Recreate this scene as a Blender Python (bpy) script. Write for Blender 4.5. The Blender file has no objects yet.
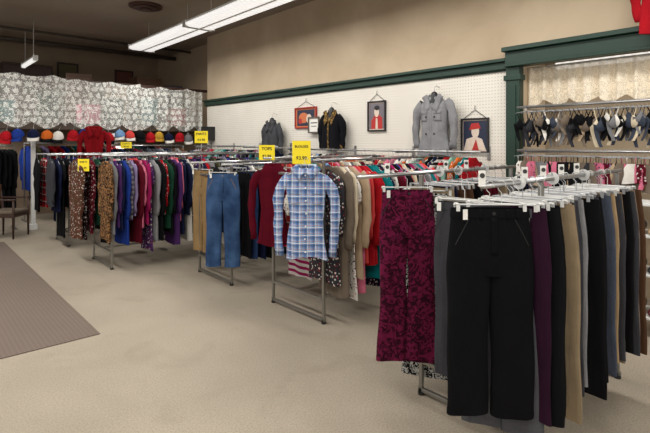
import bpy, bmesh, math, random
from mathutils import Vector, Matrix
R = random.Random(7)
scene = bpy.context.scene
try:
    scene.view_settings.view_transform = 'Standard'
except Exception: pass
COL = scene.collection
PI = math.pi

# ------------------------------------------------------------------ materials
def lin(c):
    return tuple(((x/255)/12.92 if x/255 <= .04045 else ((x/255+.055)/1.055)**2.4) for x in c) + (1,)

class NT:
    def __init__(s, name):
        s.m = bpy.data.materials.new(name); s.m.use_nodes = True
        s.t = s.m.node_tree; s.b = s.t.nodes['Principled BSDF']
    def n(s, typ, **kw):
        nd = s.t.nodes.new(typ)
        for k, v in kw.items(): setattr(nd, k, v)
        return nd
    def put(s, sock, val):
        if isinstance(val, bpy.types.NodeSocket): s.t.links.new(val, sock)
        elif isinstance(val, tuple) and sock.type == 'VECTOR': sock.default_value = val[:3]
        else: sock.default_value = val
    def math(s, op, a, b=0.0):
        nd = s.n('ShaderNodeMath', operation=op); s.put(nd.inputs[0], a); s.put(nd.inputs[1], b); return nd.outputs[0]
    def mix(s, f, a, b):
        nd = s.n('ShaderNodeMix', data_type='RGBA'); s.put(nd.inputs['Factor'], f)
        s.put(nd.inputs[6], a); s.put(nd.inputs[7], b); return nd.outputs[2]
    def coord(s):
        return s.n('ShaderNodeTexCoord').outputs['Object']
    def noise(s, vec, scale, detail=3, dist=0):
        nd = s.n('ShaderNodeTexNoise'); s.put(nd.inputs['Vector'], vec)
        nd.inputs['Scale'].default_value = scale; nd.inputs['Detail'].default_value = detail
        nd.inputs['Distortion'].default_value = dist; return nd.outputs['Fac']
    def vor(s, vec, scale, feature='F1', out='Distance'):
        nd = s.n('ShaderNodeTexVoronoi', feature=feature); s.put(nd.inputs['Vector'], vec)
        nd.inputs['Scale'].default_value = scale; return nd.outputs[out]
    def ramp(s, f, lo, hi):
        nd = s.n('ShaderNodeMapRange'); s.put(nd.inputs[0], f)
        nd.inputs[1].default_value = lo; nd.inputs[2].default_value = hi; return nd.outputs[0]
    def bump(s, h, strength=.3, dist=.01):
        nd = s.n('ShaderNodeBump'); nd.inputs['Strength'].default_value = strength
        nd.inputs['Distance'].default_value = dist; s.put(nd.inputs['Height'], h)
        s.t.links.new(nd.outputs[0], s.b.inputs['Normal'])
    def band(s, c, freq, off, width):
        f = s.math('FRACT', s.math('ADD', s.math('MULTIPLY', c, freq), off))
        return s.math('LESS_THAN', f, width)
    def xyz(s, vec):
        nd = s.n('ShaderNodeSeparateXYZ'); s.put(nd.inputs[0], vec); return nd.outputs

MC = {}
def plain(name, c, rough=.6, metal=0, var=.12, scale=20, bump=0):
    k = ('p', name)
    if k in MC: return MC[k]
    t = NT(name); co = t.coord(); L = lin(c)
    nz = t.noise(co, scale, 4)
    dk = tuple(v*(1-var*1.6) for v in L[:3])+(1,); lt = tuple(min(1, v*(1+var)) for v in L[:3])+(1,)
    t.put(t.b.inputs['Base Color'], t.mix(nz, dk, lt))
    t.b.inputs['Roughness'].default_value = rough; t.b.inputs['Metallic'].default_value = metal
    if bump: t.bump(nz, bump)
    MC[k] = t.m; return t.m

def fabric(c1, pat='plain', c2=(230, 230, 230), c3=(40, 40, 60), rough=.9):
    k = ('f', c1, pat, c2, c3)
    if k in MC: return MC[k]
    t = NT('fabric_'+pat); co = t.coord(); X = t.xyz(co)
    A, B_, C = lin(c1), lin(c2), lin(c3)
    if pat == 'plain': col = A
    elif pat == 'plaid':
        col = t.mix(t.math('MULTIPLY', t.band(X[0], 9, .1, .42), .75), A, C)
        col = t.mix(t.math('MULTIPLY', t.band(X[2], 9, .3, .42), .6), col, C)
        col = t.mix(t.math('MULTIPLY', t.band(X[0], 9, .75, .12), .85), col, B_)
        col = t.mix(t.math('MULTIPLY', t.band(X[2], 9, .95, .12), .85), col, B_)
    elif pat == 'hstripe': col = t.mix(t.band(X[2], 16, 0, .5), A, B_)
    elif pat == 'leopard':
        v = t.vor(co, 42); w = t.math('MULTIPLY', t.math('GREATER_THAN', v, .25), t.math('LESS_THAN', v, .55))
        col = t.mix(w, A, B_)
    elif pat == 'dots':
        nn = t.noise(co, 60, 2, 1.2)
        col = t.mix(t.ramp(nn, .49, .53), A, B_)
    elif pat == 'floral':
        v = t.vor(co, 30); v2 = t.vor(co, 43)
        col = t.mix(t.math('LESS_THAN', v, .28), A, B_); col = t.mix(t.math('LESS_THAN', v2, .24), col, C)
    elif pat == 'damask':
        n1 = t.noise(co, 26, 2, 1.8); col = t.mix(t.ramp(n1, .42, .58), A, B_)
    elif pat == 'denim':
        n1 = t.noise(co, 5, 4); col = t.mix(t.ramp(n1, .35, .7), A, B_)
    elif pat == 'melange':
        col = t.mix(t.noise(co, 160, 2), A, B_)
    nz = t.noise(co, 9, 3)
    f = t.math('ADD', .66, t.math('MULTIPLY', nz, .55))
    vm = t.n('ShaderNodeVectorMath', operation='SCALE'); t.put(vm.inputs[0], col); t.put(vm.inputs['Scale'], f)
    t.put(t.b.inputs['Base Color'], vm.outputs[0])
    t.b.inputs['Roughness'].default_value = rough
    try: t.b.inputs['Specular IOR Level'].default_value = .1
    except Exception: pass
    mp = t.n('ShaderNodeMapping'); mp.inputs['Scale'].default_value = (18, 18, 3); t.put(mp.inputs[0], co)
    cr = t.noise(mp.outputs[0], 1, 3, .6)
    t.bump(t.math('ADD', cr, t.math('MULTIPLY', t.noise(co, 260, 1), .12)), .8, .016)
    MC[k] = t.m; return t.m

def lace_mat(name, c, cell=.13, base=.1, neta=.45, netw=.1):
    t = NT(name); co = t.coord(); X = t.xyz(co)
    t.put(t.b.inputs['Base Color'], lin(c)); t.b.inputs['Roughness'].default_value = .9
    wob = t.math('MULTIPLY', t.math('SUBTRACT', t.noise(co, 5, 2), .5), .9)
    row = t.math('FLOOR', t.math('DIVIDE', X[2], cell))
    fx = t.math('SUBTRACT', t.math('FRACT', t.math('ADD', t.math('ADD', t.math('DIVIDE', X[0], cell), wob), t.math('MULTIPLY', row, .5))), .5)
    fz = t.math('SUBTRACT', t.math('FRACT', t.math('DIVIDE', X[2], cell)), .5)
    r = t.math('SQRT', t.math('ADD', t.math('MULTIPLY', fx, fx), t.math('MULTIPLY', fz, fz)))
    th = t.math('ARCTAN2', fz, fx)
    rr = t.math('ADD', r, t.math('MULTIPLY', t.math('SINE', t.math('MULTIPLY', th, 6)), .05))
    petal = t.math('MULTIPLY', t.math('LESS_THAN', rr, .34), t.math('GREATER_THAN', t.math('SINE', t.math('MULTIPLY', rr, 48)), -.2))
    petal = t.math('MULTIPLY', petal, t.math('GREATER_THAN', t.noise(co, 4, 2), .44))
    leaf = t.math('GREATER_THAN', t.noise(co, 26, 3, 1.2), .57)
    net = t.math('MULTIPLY', t.math('LESS_THAN', t.vor(co, 70, 'DISTANCE_TO_EDGE'), netw), neta)
    a = t.math('MAXIMUM', t.math('MAXIMUM', net, t.math('MULTIPLY', t.math('MAXIMUM', petal, leaf), .9)), base)
    t.put(t.b.inputs['Alpha'], a)
    return t.m

# ------------------------------------------------------------------ mesh tools
class MB:
    def __init__(s): s.v = []; s.f = []
    def loft(s, rings, c0=False, c1=False, closed=True):
        o = len(s.v); n = len(rings[0])
        for r in rings: s.v += [tuple(p) for p in r]
        for j in range(len(rings)-1):
            for i in range(n if closed else n-1):
                k = (i+1) % n
                s.f.append((o+j*n+i, o+j*n+k, o+(j+1)*n+k, o+(j+1)*n+i))
        if c0: s.f.append(tuple(o+i for i in range(n))[::-1])
        if c1: s.f.append(tuple(o+(len(rings)-1)*n+i for i in range(n)))
        return s
    def box(s, a, b):
        (x0, y0, z0), (x1, y1, z1) = a, b
        o = len(s.v)
        s.v += [(x0,y0,z0),(x1,y0,z0),(x1,y1,z0),(x0,y1,z0),(x0,y0,z1),(x1,y0,z1),(x1,y1,z1),(x0,y1,z1)]
        s.f += [(o+0,o+3,o+2,o+1),(o+4,o+5,o+6,o+7),(o+0,o+1,o+5,o+4),(o+1,o+2,o+6,o+5),(o+2,o+3,o+7,o+6),(o+3,o+0,o+4,o+7)]
        return s
    def tube(s, pts, r, n=8, caps=True):
        pts = [Vector(p) for p in pts]; rings = []
        for i, p in enumerate(pts):
            a = pts[max(0, i-1)]; b = pts[min(len(pts)-1, i+1)]
            t = (b-a).normalized()
            up = Vector((0, 1, 0)) if abs(t.y) < .9 else Vector((1, 0, 0))
            u = t.cross(up).normalized(); w = t.cross(u)
            rr = r[i] if isinstance(r, (list, tuple)) else r
            rings.append([p+u*rr*math.cos(2*PI*k/n)+w*rr*math.sin(2*PI*k/n) for k in range(n)])
        return s.loft(rings, caps, caps)
    def grid(s, fn, nx, nz):
        o = len(s.v)
        for j in range(nz+1):
            for i in range(nx+1): s.v.append(tuple(fn(i/nx, j/nz)))
        for j in range(nz):
            for i in range(nx):
                a = o+j*(nx+1)+i; s.f.append((a, a+1, a+nx+2, a+nx+1))
        return s
    def poly(s, pts):
        o = len(s.v); s.v += [tuple(p) for p in pts]; s.f.append(tuple(range(o, o+len(pts)))); return s
    def disc(s, c, r, n=16, axis='y', th=.004):
        rings = []
        for off in (-th/2, th/2):
            ring = []
            for k in range(n):
                a = 2*PI*k/n; p, q = r*math.cos(a), r*math.sin(a)
                ring.append({'y': (c[0]+p, c[1]+off, c[2]+q), 'x': (c[0]+off, c[1]+p, c[2]+q), 'z': (c[0]+p, c[1]+q, c[2]+off)}[axis])
            rings.append(ring)
        return s.loft(rings, True, True)
    def mesh(s, name, smooth=True):
        me = bpy.data.meshes.new(name); me.from_pydata(s.v, [], s.f); me.validate(); me.update()
        bm = bmesh.new(); bm.from_mesh(me); bmesh.ops.recalc_face_normals(bm, faces=bm.faces); bm.to_mesh(me); bm.free()
        if smooth:
            me.polygons.foreach_set('use_smooth', [True]*len(me.polygons))
        return me

def obj(name, data, mat=None, loc=(0,0,0), rz=0, parent=None, label=None, cat=None, group=None, kind=None, bevel=0, rot=None, thick=0):
    if isinstance(data, MB): data = data.mesh(name, smooth=False)
    o = bpy.data.objects.new(name, data)
    COL.objects.link(o)
    if parent is not None: o.parent = parent
    o.location = loc; o.rotation_euler = rot if rot else (0, 0, rz)
    if mat is not None and data is not None:
        if len(data.materials) == 0: data.materials.append(None)
        o.material_slots[0].link = 'OBJECT'; o.material_slots[0].material = mat
    if label: o['label'] = label
    if cat: o['category'] = cat
    if group: o['group'] = group
    if kind: o['kind'] = kind
    if bevel:
        m = o.modifiers.new('b', 'BEVEL'); m.width = bevel; m.segments = 2; m.limit_method = 'ANGLE'
    if thick:
        m = o.modifiers.new('s', 'SOLIDIFY'); m.thickness = thick
    return o
def empty(name, loc, rz=0, **kw):
    o = obj(name, None, None, loc, rz, **kw); o.empty_display_size = .1; return o
def smooth(mb, name): return mb.mesh(name, True)

def text(s, size, mat, parent, loc, rot):
    cu = bpy.data.curves.new('lettering', 'FONT'); cu.body = s; cu.size = size
    cu.align_x = 'CENTER'; cu.align_y = 'CENTER'; cu.extrude = .0005; cu.offset = size*.015
    tmp = bpy.data.objects.new('tmp', cu); COL.objects.link(tmp)
    bpy.context.view_layer.update()
    dg = bpy.context.evaluated_depsgraph_get()
    me = bpy.data.meshes.new_from_object(tmp.evaluated_get(dg))
    bpy.data.objects.remove(tmp)
    return obj('lettering', me, mat, loc, parent=parent, rot=rot)

# ------------------------------------------------------------------ common mats
STEEL = plain('brushed_steel', (150, 148, 142), .35, .85, .08, 60)
CHROME = plain('chrome', (180, 180, 180), .3, .95, .05)
DSTEEL = plain('dark_steel', (70, 68, 66), .45, .6)
WHITEP = plain('white_plastic', (210, 210, 207), .4)
CLEARP = plain('clear_grey_plastic', (150, 152, 155), .3)
BLACKP = plain('black_plastic', (22, 22, 24), .45)
YELLOW = plain('yellow_paper', (244, 220, 30), .7, 0, .04)
INK = plain('black_ink', (20, 20, 20), .7)
GREEN = plain('green_paint', (5, 46, 33), .45, 0, .12, 8)
DWOOD = plain('dark_wood', (58, 34, 24), .5, 0, .3, 12)
PAPER = plain('white_paper', (228, 226, 220), .8, 0, .03)
BRASS = plain('brass_button', (150, 130, 90), .35, .8)

# ------------------------------------------------------------------ garment shapes
def sgnpow(c, p): return math.copysign(abs(c)**p, c)
class Body:
    """lofted cloth tube from (z,hw,ht,amp) profile"""
    def __init__(s, prof, freq=28, seed=0, cx=None):
        s.p = prof; rr = random.Random(seed); s.fr = freq; s.a = rr.uniform(0, 6); s.b = rr.uniform(0, 6); s.cx = cx or (lambda z: 0)
    def at(s, z):
        p = s.p
        if z >= p[0][0]: return p[0][1:]
        for i in range(len(p)-1):
            if p[i+1][0] <= z:
                t = (p[i][0]-z)/(p[i][0]-p[i+1][0])
                return tuple(p[i][k]*(1-t)+p[i+1][k]*t for k in (1, 2, 3))
        return p[-1][1:]
    def rip(s, x, z, amp):
        return amp*(math.sin(x*s.fr+s.a+z*2.5)*.7+math.sin(x*s.fr*2.1+s.b-z*3)*.3)
    def ring(s, z, n, off=0):
        hw, ht, amp = s.at(z); out = []; cx = s.cx(z)
        for i in range(n):
            a = 2*PI*i/n
            x = (hw+off)*sgnpow(math.cos(a), .75); y = (ht+off)*sgnpow(math.sin(a), .8)
            out.append((x+cx+amp*.3*math.sin(z*14+s.b), y+s.rip(x, z, amp), z+(amp*.9*math.sin(x*15+s.a) if z < s.p[-1][0]+.03 else 0)))
        return out
    def rings(s, n, m, off=0, z0=None, z1=None):
        z0 = s.p[0][0] if z0 is None else z0; z1 = s.p[-1][0] if z1 is None else z1
        return [s.ring(z0+(z1-z0)*j/m, n, off) for j in range(m+1)]
    def front(s, x, z, off=.003):
        hw, ht, amp = s.at(z)
        c = min(.999, abs(x)/hw)**(1/.75); q = math.sqrt(1-min(1, c*c))
        return (x+s.cx(z)+amp*.3*math.sin(z*14+s.b), -(ht*q**.8)+s.rip(x, z, amp)-off, z)
    def patch(s, x0, x1, z0, z1, nx=4, nz=10, off=.004, sk=0):
        mb = MB(); mb.grid(lambda u, v: s.front(x0+(x1-x0)*u+sk*v, z0+(z1-z0)*v, off), nx, nz); return mb

def sleeve(mb, side, w, L, r0, r1, seed, n=14, amp=.006, out=.03, ht=.7, shz=-.07):
    rr = random.Random(seed); ph = rr.uniform(0, 6)
    sx = w/2-.03
    pts = [(sx-.02, shz-.015), (sx+.025, shz-.045), (sx+.05+out*.3, shz-.11), (sx+.05+out*.7, shz-.2)]
    m = 7
    for k in range(1, m+1): pts.append((sx+.05+out*(.7+.3*k/m)-.03*(k/m)**2, shz-.2-(L-.2)*k/m))
    rings = []
    for i, (x, z) in enumerate(pts):
        a = pts[max(0, i-1)]; b = pts[min(len(pts)-1, i+1)]
        tx, tz = b[0]-a[0], b[1]-a[1]; l = math.hypot(tx, tz) or 1e-6; nx_, nz_ = -tz/l, tx/l
        t = i/(len(pts)-1); r = r0*(1-t)+r1*t
        r *= 1+.12*math.sin(i*2.1+ph)
        ring = []
        for k in range(n):
            an = 2*PI*k/n; q = 1+.12*math.sin(3*an+i*.8+ph)
            ring.append((side*(x+nx_*r*q*math.cos(an)), r*q*ht*math.sin(an)+amp*math.sin(i*1.3+ph), z+nz_*r*q*math.cos(an)))
        rings.append(ring)
    mb.loft(rings, False, True)
    return rings

def top_body(w, L, th, flare, amp, seed, neck=.075, freq=28, waist=1.0):
    h = w/2; k = min(1, th/.035)
    return Body([(0, neck, .03*k, 0), (-.02, neck+.035, .038*k, 0), (-.05, h-.07, .04*k, .001), (-.075, h-.02, .04*k, .002), (-.12, h-.01, th*.85, amp*.3), (-.24, (h-.025), th, amp*.5), (-.45, (h-.025)*waist, th, amp*.8), (-L, h*flare, th, amp)], freq, seed)
SH = -.065   # garment neck under rail centre
def make_top(i, w=.42, L=.68, sl=.55, th=.022, flare=1.0, amp=.014, r=.042, ht=.55):
    b = top_body(w, L, th, flare, amp, i); mb = MB()
    mb.loft(b.rings(30, 16))
    if sl:
        for sd in (-1, 1): sleeve(mb, sd, w, sl, r, r*.72, i*3+sd, out=.01, ht=ht)
    mb.v = [(x, y, z+SH) for x, y, z in mb.v]
    return smooth(mb, 'garment_top')
class Pants:
    def __init__(s, w=.38, L=1.0, hem=.1, th=.03, seed=0, amp=.008, rise=.28, gap=.0, hip=1.07, knee=None):
        h = w/2; s.h = h; s.L = L; s.rise = rise
        s.body = Body([(0, h*.95, th*.85, .001), (-.06, h*.98, th, .002), (-.2, h*hip, th*1.15, amp*.3), (-rise-.015, h*hip, th, amp*.5)], 20, seed)
        s.leg = {}
        k = h*hip/2; kn = knee or (k+hem)/2*.98
        for sd in (-1, 1):
            s.leg[sd] = Body([(-.17, k*.95, th*.9, amp*.2), (-rise, k*1.04, th*1.05, amp*.4), (-L*.55, kn, th, amp), (-L, hem, th*.9, amp*1.1)], 22, seed+sd,
                             cx=lambda z, sd=sd: sd*(k*1.0+gap*max(0, (-z-rise))/(L-rise)))
def make_pants(i, **kw):
    p = Pants(seed=i, **kw); mb = MB(); mb.loft(p.body.rings(28, 8))
    for sd in (-1, 1): mb.loft(p.leg[sd].rings(18, 14))
    mb.v = [(x, y, z-.1) for x, y, z in mb.v]
    return smooth(mb, 'garment_trousers')
def make_skirt(i, w=.34, L=.7, flare=1.3):
    b = Body([(0, w/2*.9, .02, 0), (-.15, w/2*1.05, .025, .004), (-L, w/2*flare, .025, .014)], 30, i)
    mb = MB(); mb.loft(b.rings(32, 14)); mb.v = [(x, y, z-.1) for x, y, z in mb.v]
    return smooth(mb, 'garment_skirt')

V = dict(
 shirt=[make_top(i, w=.38+.03*(i % 3), L=.7+.05*(i % 4), sl=.5+.04*(i % 3)) for i in range(8)],
 blouse=[make_top(20+i, w=.38+.02*(i % 3), L=.66+.06*(i % 3), sl=.24, flare=1.08, amp=.014) for i in range(5)],
 sweater=[make_top(30+i, w=.41, L=.7+.06*i, sl=.58, th=.028, r=.05) for i in range(4)],
 dress=[make_top(40+i, w=.37, L=1.0+.06*i, sl=(.24 if i % 2 else .5), flare=1.12, amp=.015) for i in range(4)],
 coat=[make_top(50+i, w=.43, L=.9+.08*i, sl=.64, th=.032, r=.056) for i in range(4)],
 trousers=[make_pants(60+i, w=.36+.02*(i % 3), L=.94+.03*(i % 3), hem=.096+.01*(i % 3), th=.024, amp=.010) for i in range(6)],
 skirt=[make_skirt(70+i, L=.6+.1*i) for i in range(3)],
)
# hangers
def hook(mb, zs=-.07):
    pts = [(.019*math.cos(a), 0, .019*math.sin(a)+.002) for a in [math.radians(200-26*k) for k in range(10)]]
    pts = [(-x, y, z) for x, y, z in pts]
    pts += [(-.012, 0, -.022), (0, 0, -.034), (0, 0, zs)]
    mb.tube(pts, .0018, 6)
mb = MB(); hook(mb, -.07)
mb.tube([(-.19, 0, -.138), (-.11, 0, -.1), (0, 0, -.066), (.11, 0, -.1), (.19, 0, -.138)], .0045, 6); mb.tube([(-.18, 0, -.14), (.18, 0, -.14)], .003, 6)
HANG = smooth(mb, 'clothes_hanger')
mb = MB(); hook(mb, -.085); mb.tube([(-.16, 0, -.085), (.16, 0, -.085)], .004, 6)
for sx in (-.145, .145):
    mb.box((sx-.008, -.026, -.112), (sx+.008, -.023, -.08)); mb.box((sx-.008, .023, -.112), (sx+.008, .026, -.08)); mb.box((sx-.008, -.026, -.084), (sx+.008, .026, -.079))
CLIP = mb.mesh('clip_hanger', False)
mb = MB(); mb.box((-.011, -.001, -.045), (.011, .001, 0)); TAG = mb.mesh('price_tag', False)

PAL = {
 'black': (15, 15, 17), 'charcoal': (46, 46, 50), 'navy': (20, 26, 52), 'grey': (112, 112, 114), 'white': (214, 210, 202), 'cream': (204, 190, 164),
 'tan': (158, 134, 102), 'brown': (80, 56, 40), 'red': (158, 20, 30), 'coral': (196, 66, 62), 'pink': (196, 104, 128), 'magenta': (140, 24, 78), 'maroon': (80, 10, 26),
 'purple': (68, 38, 88), 'lavender': (132, 118, 154), 'royal blue': (28, 52, 126), 'sky blue': (104, 138, 176), 'teal': (8, 104, 108), 'forest green': (22, 58, 42),
 'olive': (76, 74, 48), 'mint': (126, 170, 152), 'orange': (190, 94, 36), 'mustard': (172, 134, 48), 'khaki': (138, 121, 96), 'denim blue': (40, 60, 98), 'plum': (40, 16, 34), 'slate': (56, 62, 74), 'taupe': (108, 96, 84), 'beige': (172, 150, 124)}
PATN = {'plain': '', 'plaid': 'plaid ', 'hstripe': 'striped ', 'floral': 'floral ', 'dots': 'mottled ', 'leopard': 'animal-print ', 'melange': 'heathered ', 'denim': 'faded '}
def fab(cn, pat='plain'):
    c = PAL[cn]
    alt = (190, 186, 180) if sum(c) < 330 else (70, 60, 80)
    if pat == 'melange': alt = tuple(min(255, int(v*1.2+12)) for v in c)
    if pat == 'denim': alt = tuple(min(255, int(v*1.35+15)) for v in c)
    if pat == 'leopard': return fabric((140, 102, 66), 'leopard', (26, 18, 14))
    return fabric(c, pat, alt, (150, 50, 60) if pat == 'floral' else tuple(int(v*.45) for v in c))
LEN = dict(shirt='button-up', blouse='short-sleeved', sweater='knit', dress='long', coat='heavy', trousers='full-length', skirt='flared')
def garment(kind, cn, pat, loc, rz, group, hm=None, var=None, tag=False, where='metal clothes rack', hang=True):
    var = R.randrange(len(V[kind])) if var is None else var
    o = obj(kind, V[kind][var], fab(cn, pat), loc, rz, label=f"{cn} {PATN[pat]}{LEN[kind]} {kind} hanging on the {where}", cat=kind, group=group)
    if hang:
        clip = kind in ('trousers', 'skirt')
        hm = hm or R.choice([WHITEP, CLEARP, BLACKP, CLEARP])
        obj('clip_hanger' if clip else 'clothes_hanger', CLIP if clip else HANG, hm, loc, rz,
            label=f"{'white' if hm == WHITEP else ('black' if hm == BLACKP else 'clear')} plastic {'clip ' if clip else ''}hanger on the {where}", cat='hanger', group='hangers on the '+where)
    if tag:
        obj('price_tag', TAG, PAPER, (R.choice([-.15, -.1, .1]), -.035, -.1+R.uniform(-.02, .01)), R.uniform(-.6, .6)+R.choice([0, PI/2]), parent=o)
    return o

# ------------------------------------------------------------------ room
H = 1.6
def struct(name, a, b, mat, bevel=0):
    mb = MB(); mb.box(a, b); return obj(name, mb, mat, kind='structure', bevel=bevel)
t = NT('carpet_floor'); co = t.coord()
n1 = t.noise(co, 1.3, 6, .3); n2 = t.noise(co, 95, 3); n3 = t.noise(co, 2.2, 8, .8)
c = t.mix(t.ramp(n1, .3, .7), lin((148, 138, 122)), lin((162, 151, 134)))
c = t.mix(t.math('MULTIPLY', t.ramp(n3, .55, .8), .45), c, lin((114, 103, 88)))
c = t.mix(t.math('MULTIPLY', t.ramp(n2, .42, .66), .45), c, lin((108, 98, 85)))
t.put(t.b.inputs['Base Color'], c); t.b.inputs['Roughness'].default_value = .92; t.bump(n2, .4, .004)
struct('floor', (-7, -4, -.1), (6.2, 14, 0), t.m)
t = NT('mat'); co = t.coord(); X = t.xyz(co)
rib = t.math('ADD', t.band(X[0], 30, 0, .5), t.band(X[1], 30, 0, .5))
c = t.mix(t.math('MULTIPLY', rib, .3), lin((100, 87, 78)), lin((118, 104, 94))); c = t.mix(t.math('MULTIPLY', t.noise(co, 3, 4), .5), c, lin((96, 83, 74)))
t.put(t.b.inputs['Base Color'], c); t.b.inputs['Roughness'].default_value = .95; t.bump(rib, .4, .004)
mb = MB(); mb.box((-4.6, 4.23, 0), (1.25, 9.2, .008)); obj('floor_mat', mb, t.m, label='large brown ribbed walk-off mat lying on the beige carpet', cat='mat', bevel=.003)

t = NT('ceiling_paint'); co = t.coord(); n1 = t.noise(co, 60, 4)
t.put(t.b.inputs['Base Color'], t.mix(t.noise(co, 1.2, 4), lin((150, 138, 124)), lin((168, 155, 140)))); t.bump(n1, .5, .01); t.b.inputs['Roughness'].default_value = .95
struct('ceiling', (-7, -4, 4.0), (6.2, 14, 4.1), t.m)
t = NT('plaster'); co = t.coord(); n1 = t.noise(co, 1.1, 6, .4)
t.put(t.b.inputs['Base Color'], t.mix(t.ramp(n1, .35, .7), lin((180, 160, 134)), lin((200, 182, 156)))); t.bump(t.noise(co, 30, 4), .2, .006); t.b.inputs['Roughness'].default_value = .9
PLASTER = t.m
struct('wall_east', (5.2, 2.5, 0), (5.4, 9.85, 4.0), PLASTER)
struct('wall_east_upper', (5.2, -4, 2.6), (5.4, 2.5, 4.0), PLASTER)
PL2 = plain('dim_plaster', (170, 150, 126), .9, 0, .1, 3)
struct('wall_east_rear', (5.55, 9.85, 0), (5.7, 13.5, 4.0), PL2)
struct('wall_east_return', (5.4, 9.8, 0), (5.7, 9.85, 4.0), PLASTER)
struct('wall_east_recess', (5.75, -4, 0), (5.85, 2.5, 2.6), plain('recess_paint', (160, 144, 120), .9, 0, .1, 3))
struct('wall_east_side', (5.4, 2.5, 0), (5.75, 2.55, 2.6), PLASTER)
struct('wall_north', (-7, 13.5, 0), (5.7, 13.6, 4.0), plain('rear_wall_paint', (150, 132, 110), .9, 0, .15, 2))
t = NT('pegboard'); co = t.coord(); X = t.xyz(co)
fy = t.math('SUBTRACT', t.math('FRACT', t.math('MULTIPLY', X[1], 26)), .5); fz = t.math('SUBTRACT', t.math('FRACT', t.math('MULTIPLY', X[2], 26)), .5)
dd = t.math('ADD', t.math('MULTIPLY', fy, fy), t.math('MULTIPLY', fz, fz))
c = t.mix(t.math('LESS_THAN', dd, .02), t.mix(t.noise(co, 2, 4), lin((212, 206, 195)), lin((228, 223, 213))), lin((148, 140, 128)))
t.put(t.b.inputs['Base Color'], c); t.b.inputs['Roughness'].default_value = .6
struct('wall_pegboard', (5.17, 2.66, .12), (5.2, 9.8, 2.42), t.m)
mb = MB(); mb.box((5.12, 2.66, 2.44), (5.2, 9.85, 2.52)); mb.box((5.08, 2.66, 2.52), (5.2, 9.86, 2.56)); mb.box((5.15, 2.66, 2.42), (5.2, 9.85, 2.44))
obj('trim_1', mb, GREEN, kind='structure', bevel=.006)
mb = MB(); mb.box((5.08, -4, 2.48), (5.2, 2.66, 2.62)); mb.box((5.03, -4, 2.62), (5.2, 2.68, 2.67)); mb.box((5.05, -4, 2.45), (5.2, 2.66, 2.48))
obj('trim_2', mb, GREEN, kind='structure', bevel=.006)
mb = MB(); mb.box((5.1, 2.5, 0), (5.2, 2.66, 2.45)); mb.box((5.085, 2.48, 0), (5.2, 2.68, .2)); mb.box((5.085, 2.48, 2.3), (5.2, 2.68, 2.36)); mb.box((5.09, 2.54, .25), (5.1, 2.62, 2.25))
obj('trim_3', mb, GREEN, kind='structure', bevel=.006)
struct('baseboard_east', (5.15, 2.68, 0), (5.2, 9.8, .12), GREEN)

# ------------------------------------------------------------------ ceiling fixtures
t = NT('prismatic_lens'); co = t.coord(); X = t.xyz(co)
t.put(t.b.inputs['Base Color'], lin((240, 240, 240))); t.b.inputs['Emission Color'].default_value = (1, .98, .95, 1)
t.put(t.b.inputs['Emission Strength'], t.math('ADD', .62, t.math('MULTIPLY', t.band(X[1], 10, 0, .5), .2)))
LENS = t.m
def fixture(x, y0, y1, z=3.55, w=.52, power=60, stems=True):
    L = y1-y0; e = empty('ceiling_light', (x, (y0+y1)/2, z), label='long white fluorescent ceiling fixture with wraparound lens', cat='ceiling light', group='fluorescent ceiling fixtures')
    mb = MB(); mb.box((-w/2+.06*w, -L/2, .0), (w/2-.06*w, L/2, .05)); mb.box((-w/2-.01, -L/2-.01, -.06), (w/2+.01, -L/2, .05)); mb.box((-w/2-.01, L/2, -.06), (w/2+.01, L/2+.01, .05))
    if w > .3: mb.box((-.02, -L/2, -.066), (.02, L/2, -.058))
    obj('housing', mb, WHITEP, parent=e, bevel=.004)
    sl = min(.07, w*.2)
    mb = MB(); prof = [(-w/2+sl*.5, .02), (-w/2, .0), (-w/2, -.025), (-w/2+sl, -.06), (w/2-sl, -.06), (w/2, -.025), (w/2, .0), (w/2-sl*.5, .02)]
    mb.loft([[(px, yy, pz) for px, pz in prof] for yy in (-L/2, L/2)], closed=False)
    obj('lens', mb, LENS, parent=e)
    if stems:
        for k in (-.35, .35):
            mb = MB(); mb.tube([(0, L*k, .05), (0, L*k, 4.0-z)], .006); obj('stem', smooth(mb, 'stem'), WHITEP, parent=e)
    tubes = ((-.13, w*.26), (.13, w*.26)) if w > .3 else ((0, w*.6),)
    for tx, tw in tubes:
        la = bpy.data.lights.new('fluorescent_tube', 'AREA'); la.shape = 'RECTANGLE'; la.size = tw; la.size_y = L-.08; la.energy = power/len(tubes); la.color = (1, .975, .93)
        lo = bpy.data.objects.new('fluorescent_tube', la); COL.objects.link(lo); lo.parent = e; lo.location = (tx, 0, -.066)
for (y0, y1) in ((7.35, 9.8), (4.8, 7.25), (2.25, 4.7), (-.3, 2.15), (-2.9, -.45)): fixture(3.7, y0, y1, power=48)
for (y0, y1) in ((7.35, 9.3), (4.8, 7.25), (2.25, 4.7), (-.3, 2.15), (-2.9, -.45)): fixture(.3, y0, y1, power=58)
for (y0, y1) in ((4.8, 7.25), (-.3, 2.15)): fixture(-3.2, y0, y1)
fixture(1.95, 10.6, 11.8, z=3.25, w=.07, power=40)
mb = MB(); mb.disc((0, 0, 0), .28, 32, 'z', .03); mb.disc((0, 0, -.03), .2, 32, 'z', .03); mb.disc((0, 0, -.055), .1, 32, 'z', .03)
obj('ceiling_vent', mb, plain('rust_metal', (80, 52, 40), .6, .3), (3.2, 8.3, 3.985), label='round rusty brown ceiling vent cover', cat='vent')
mb = MB(); mb.tube([(-3, 12.2, 3.85), (5.5, 12.2, 3.85)], .05, 12); mb.tube([(-3, 11.3, 3.9), (5.5, 11.3, 3.9)], .03, 12)
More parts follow.
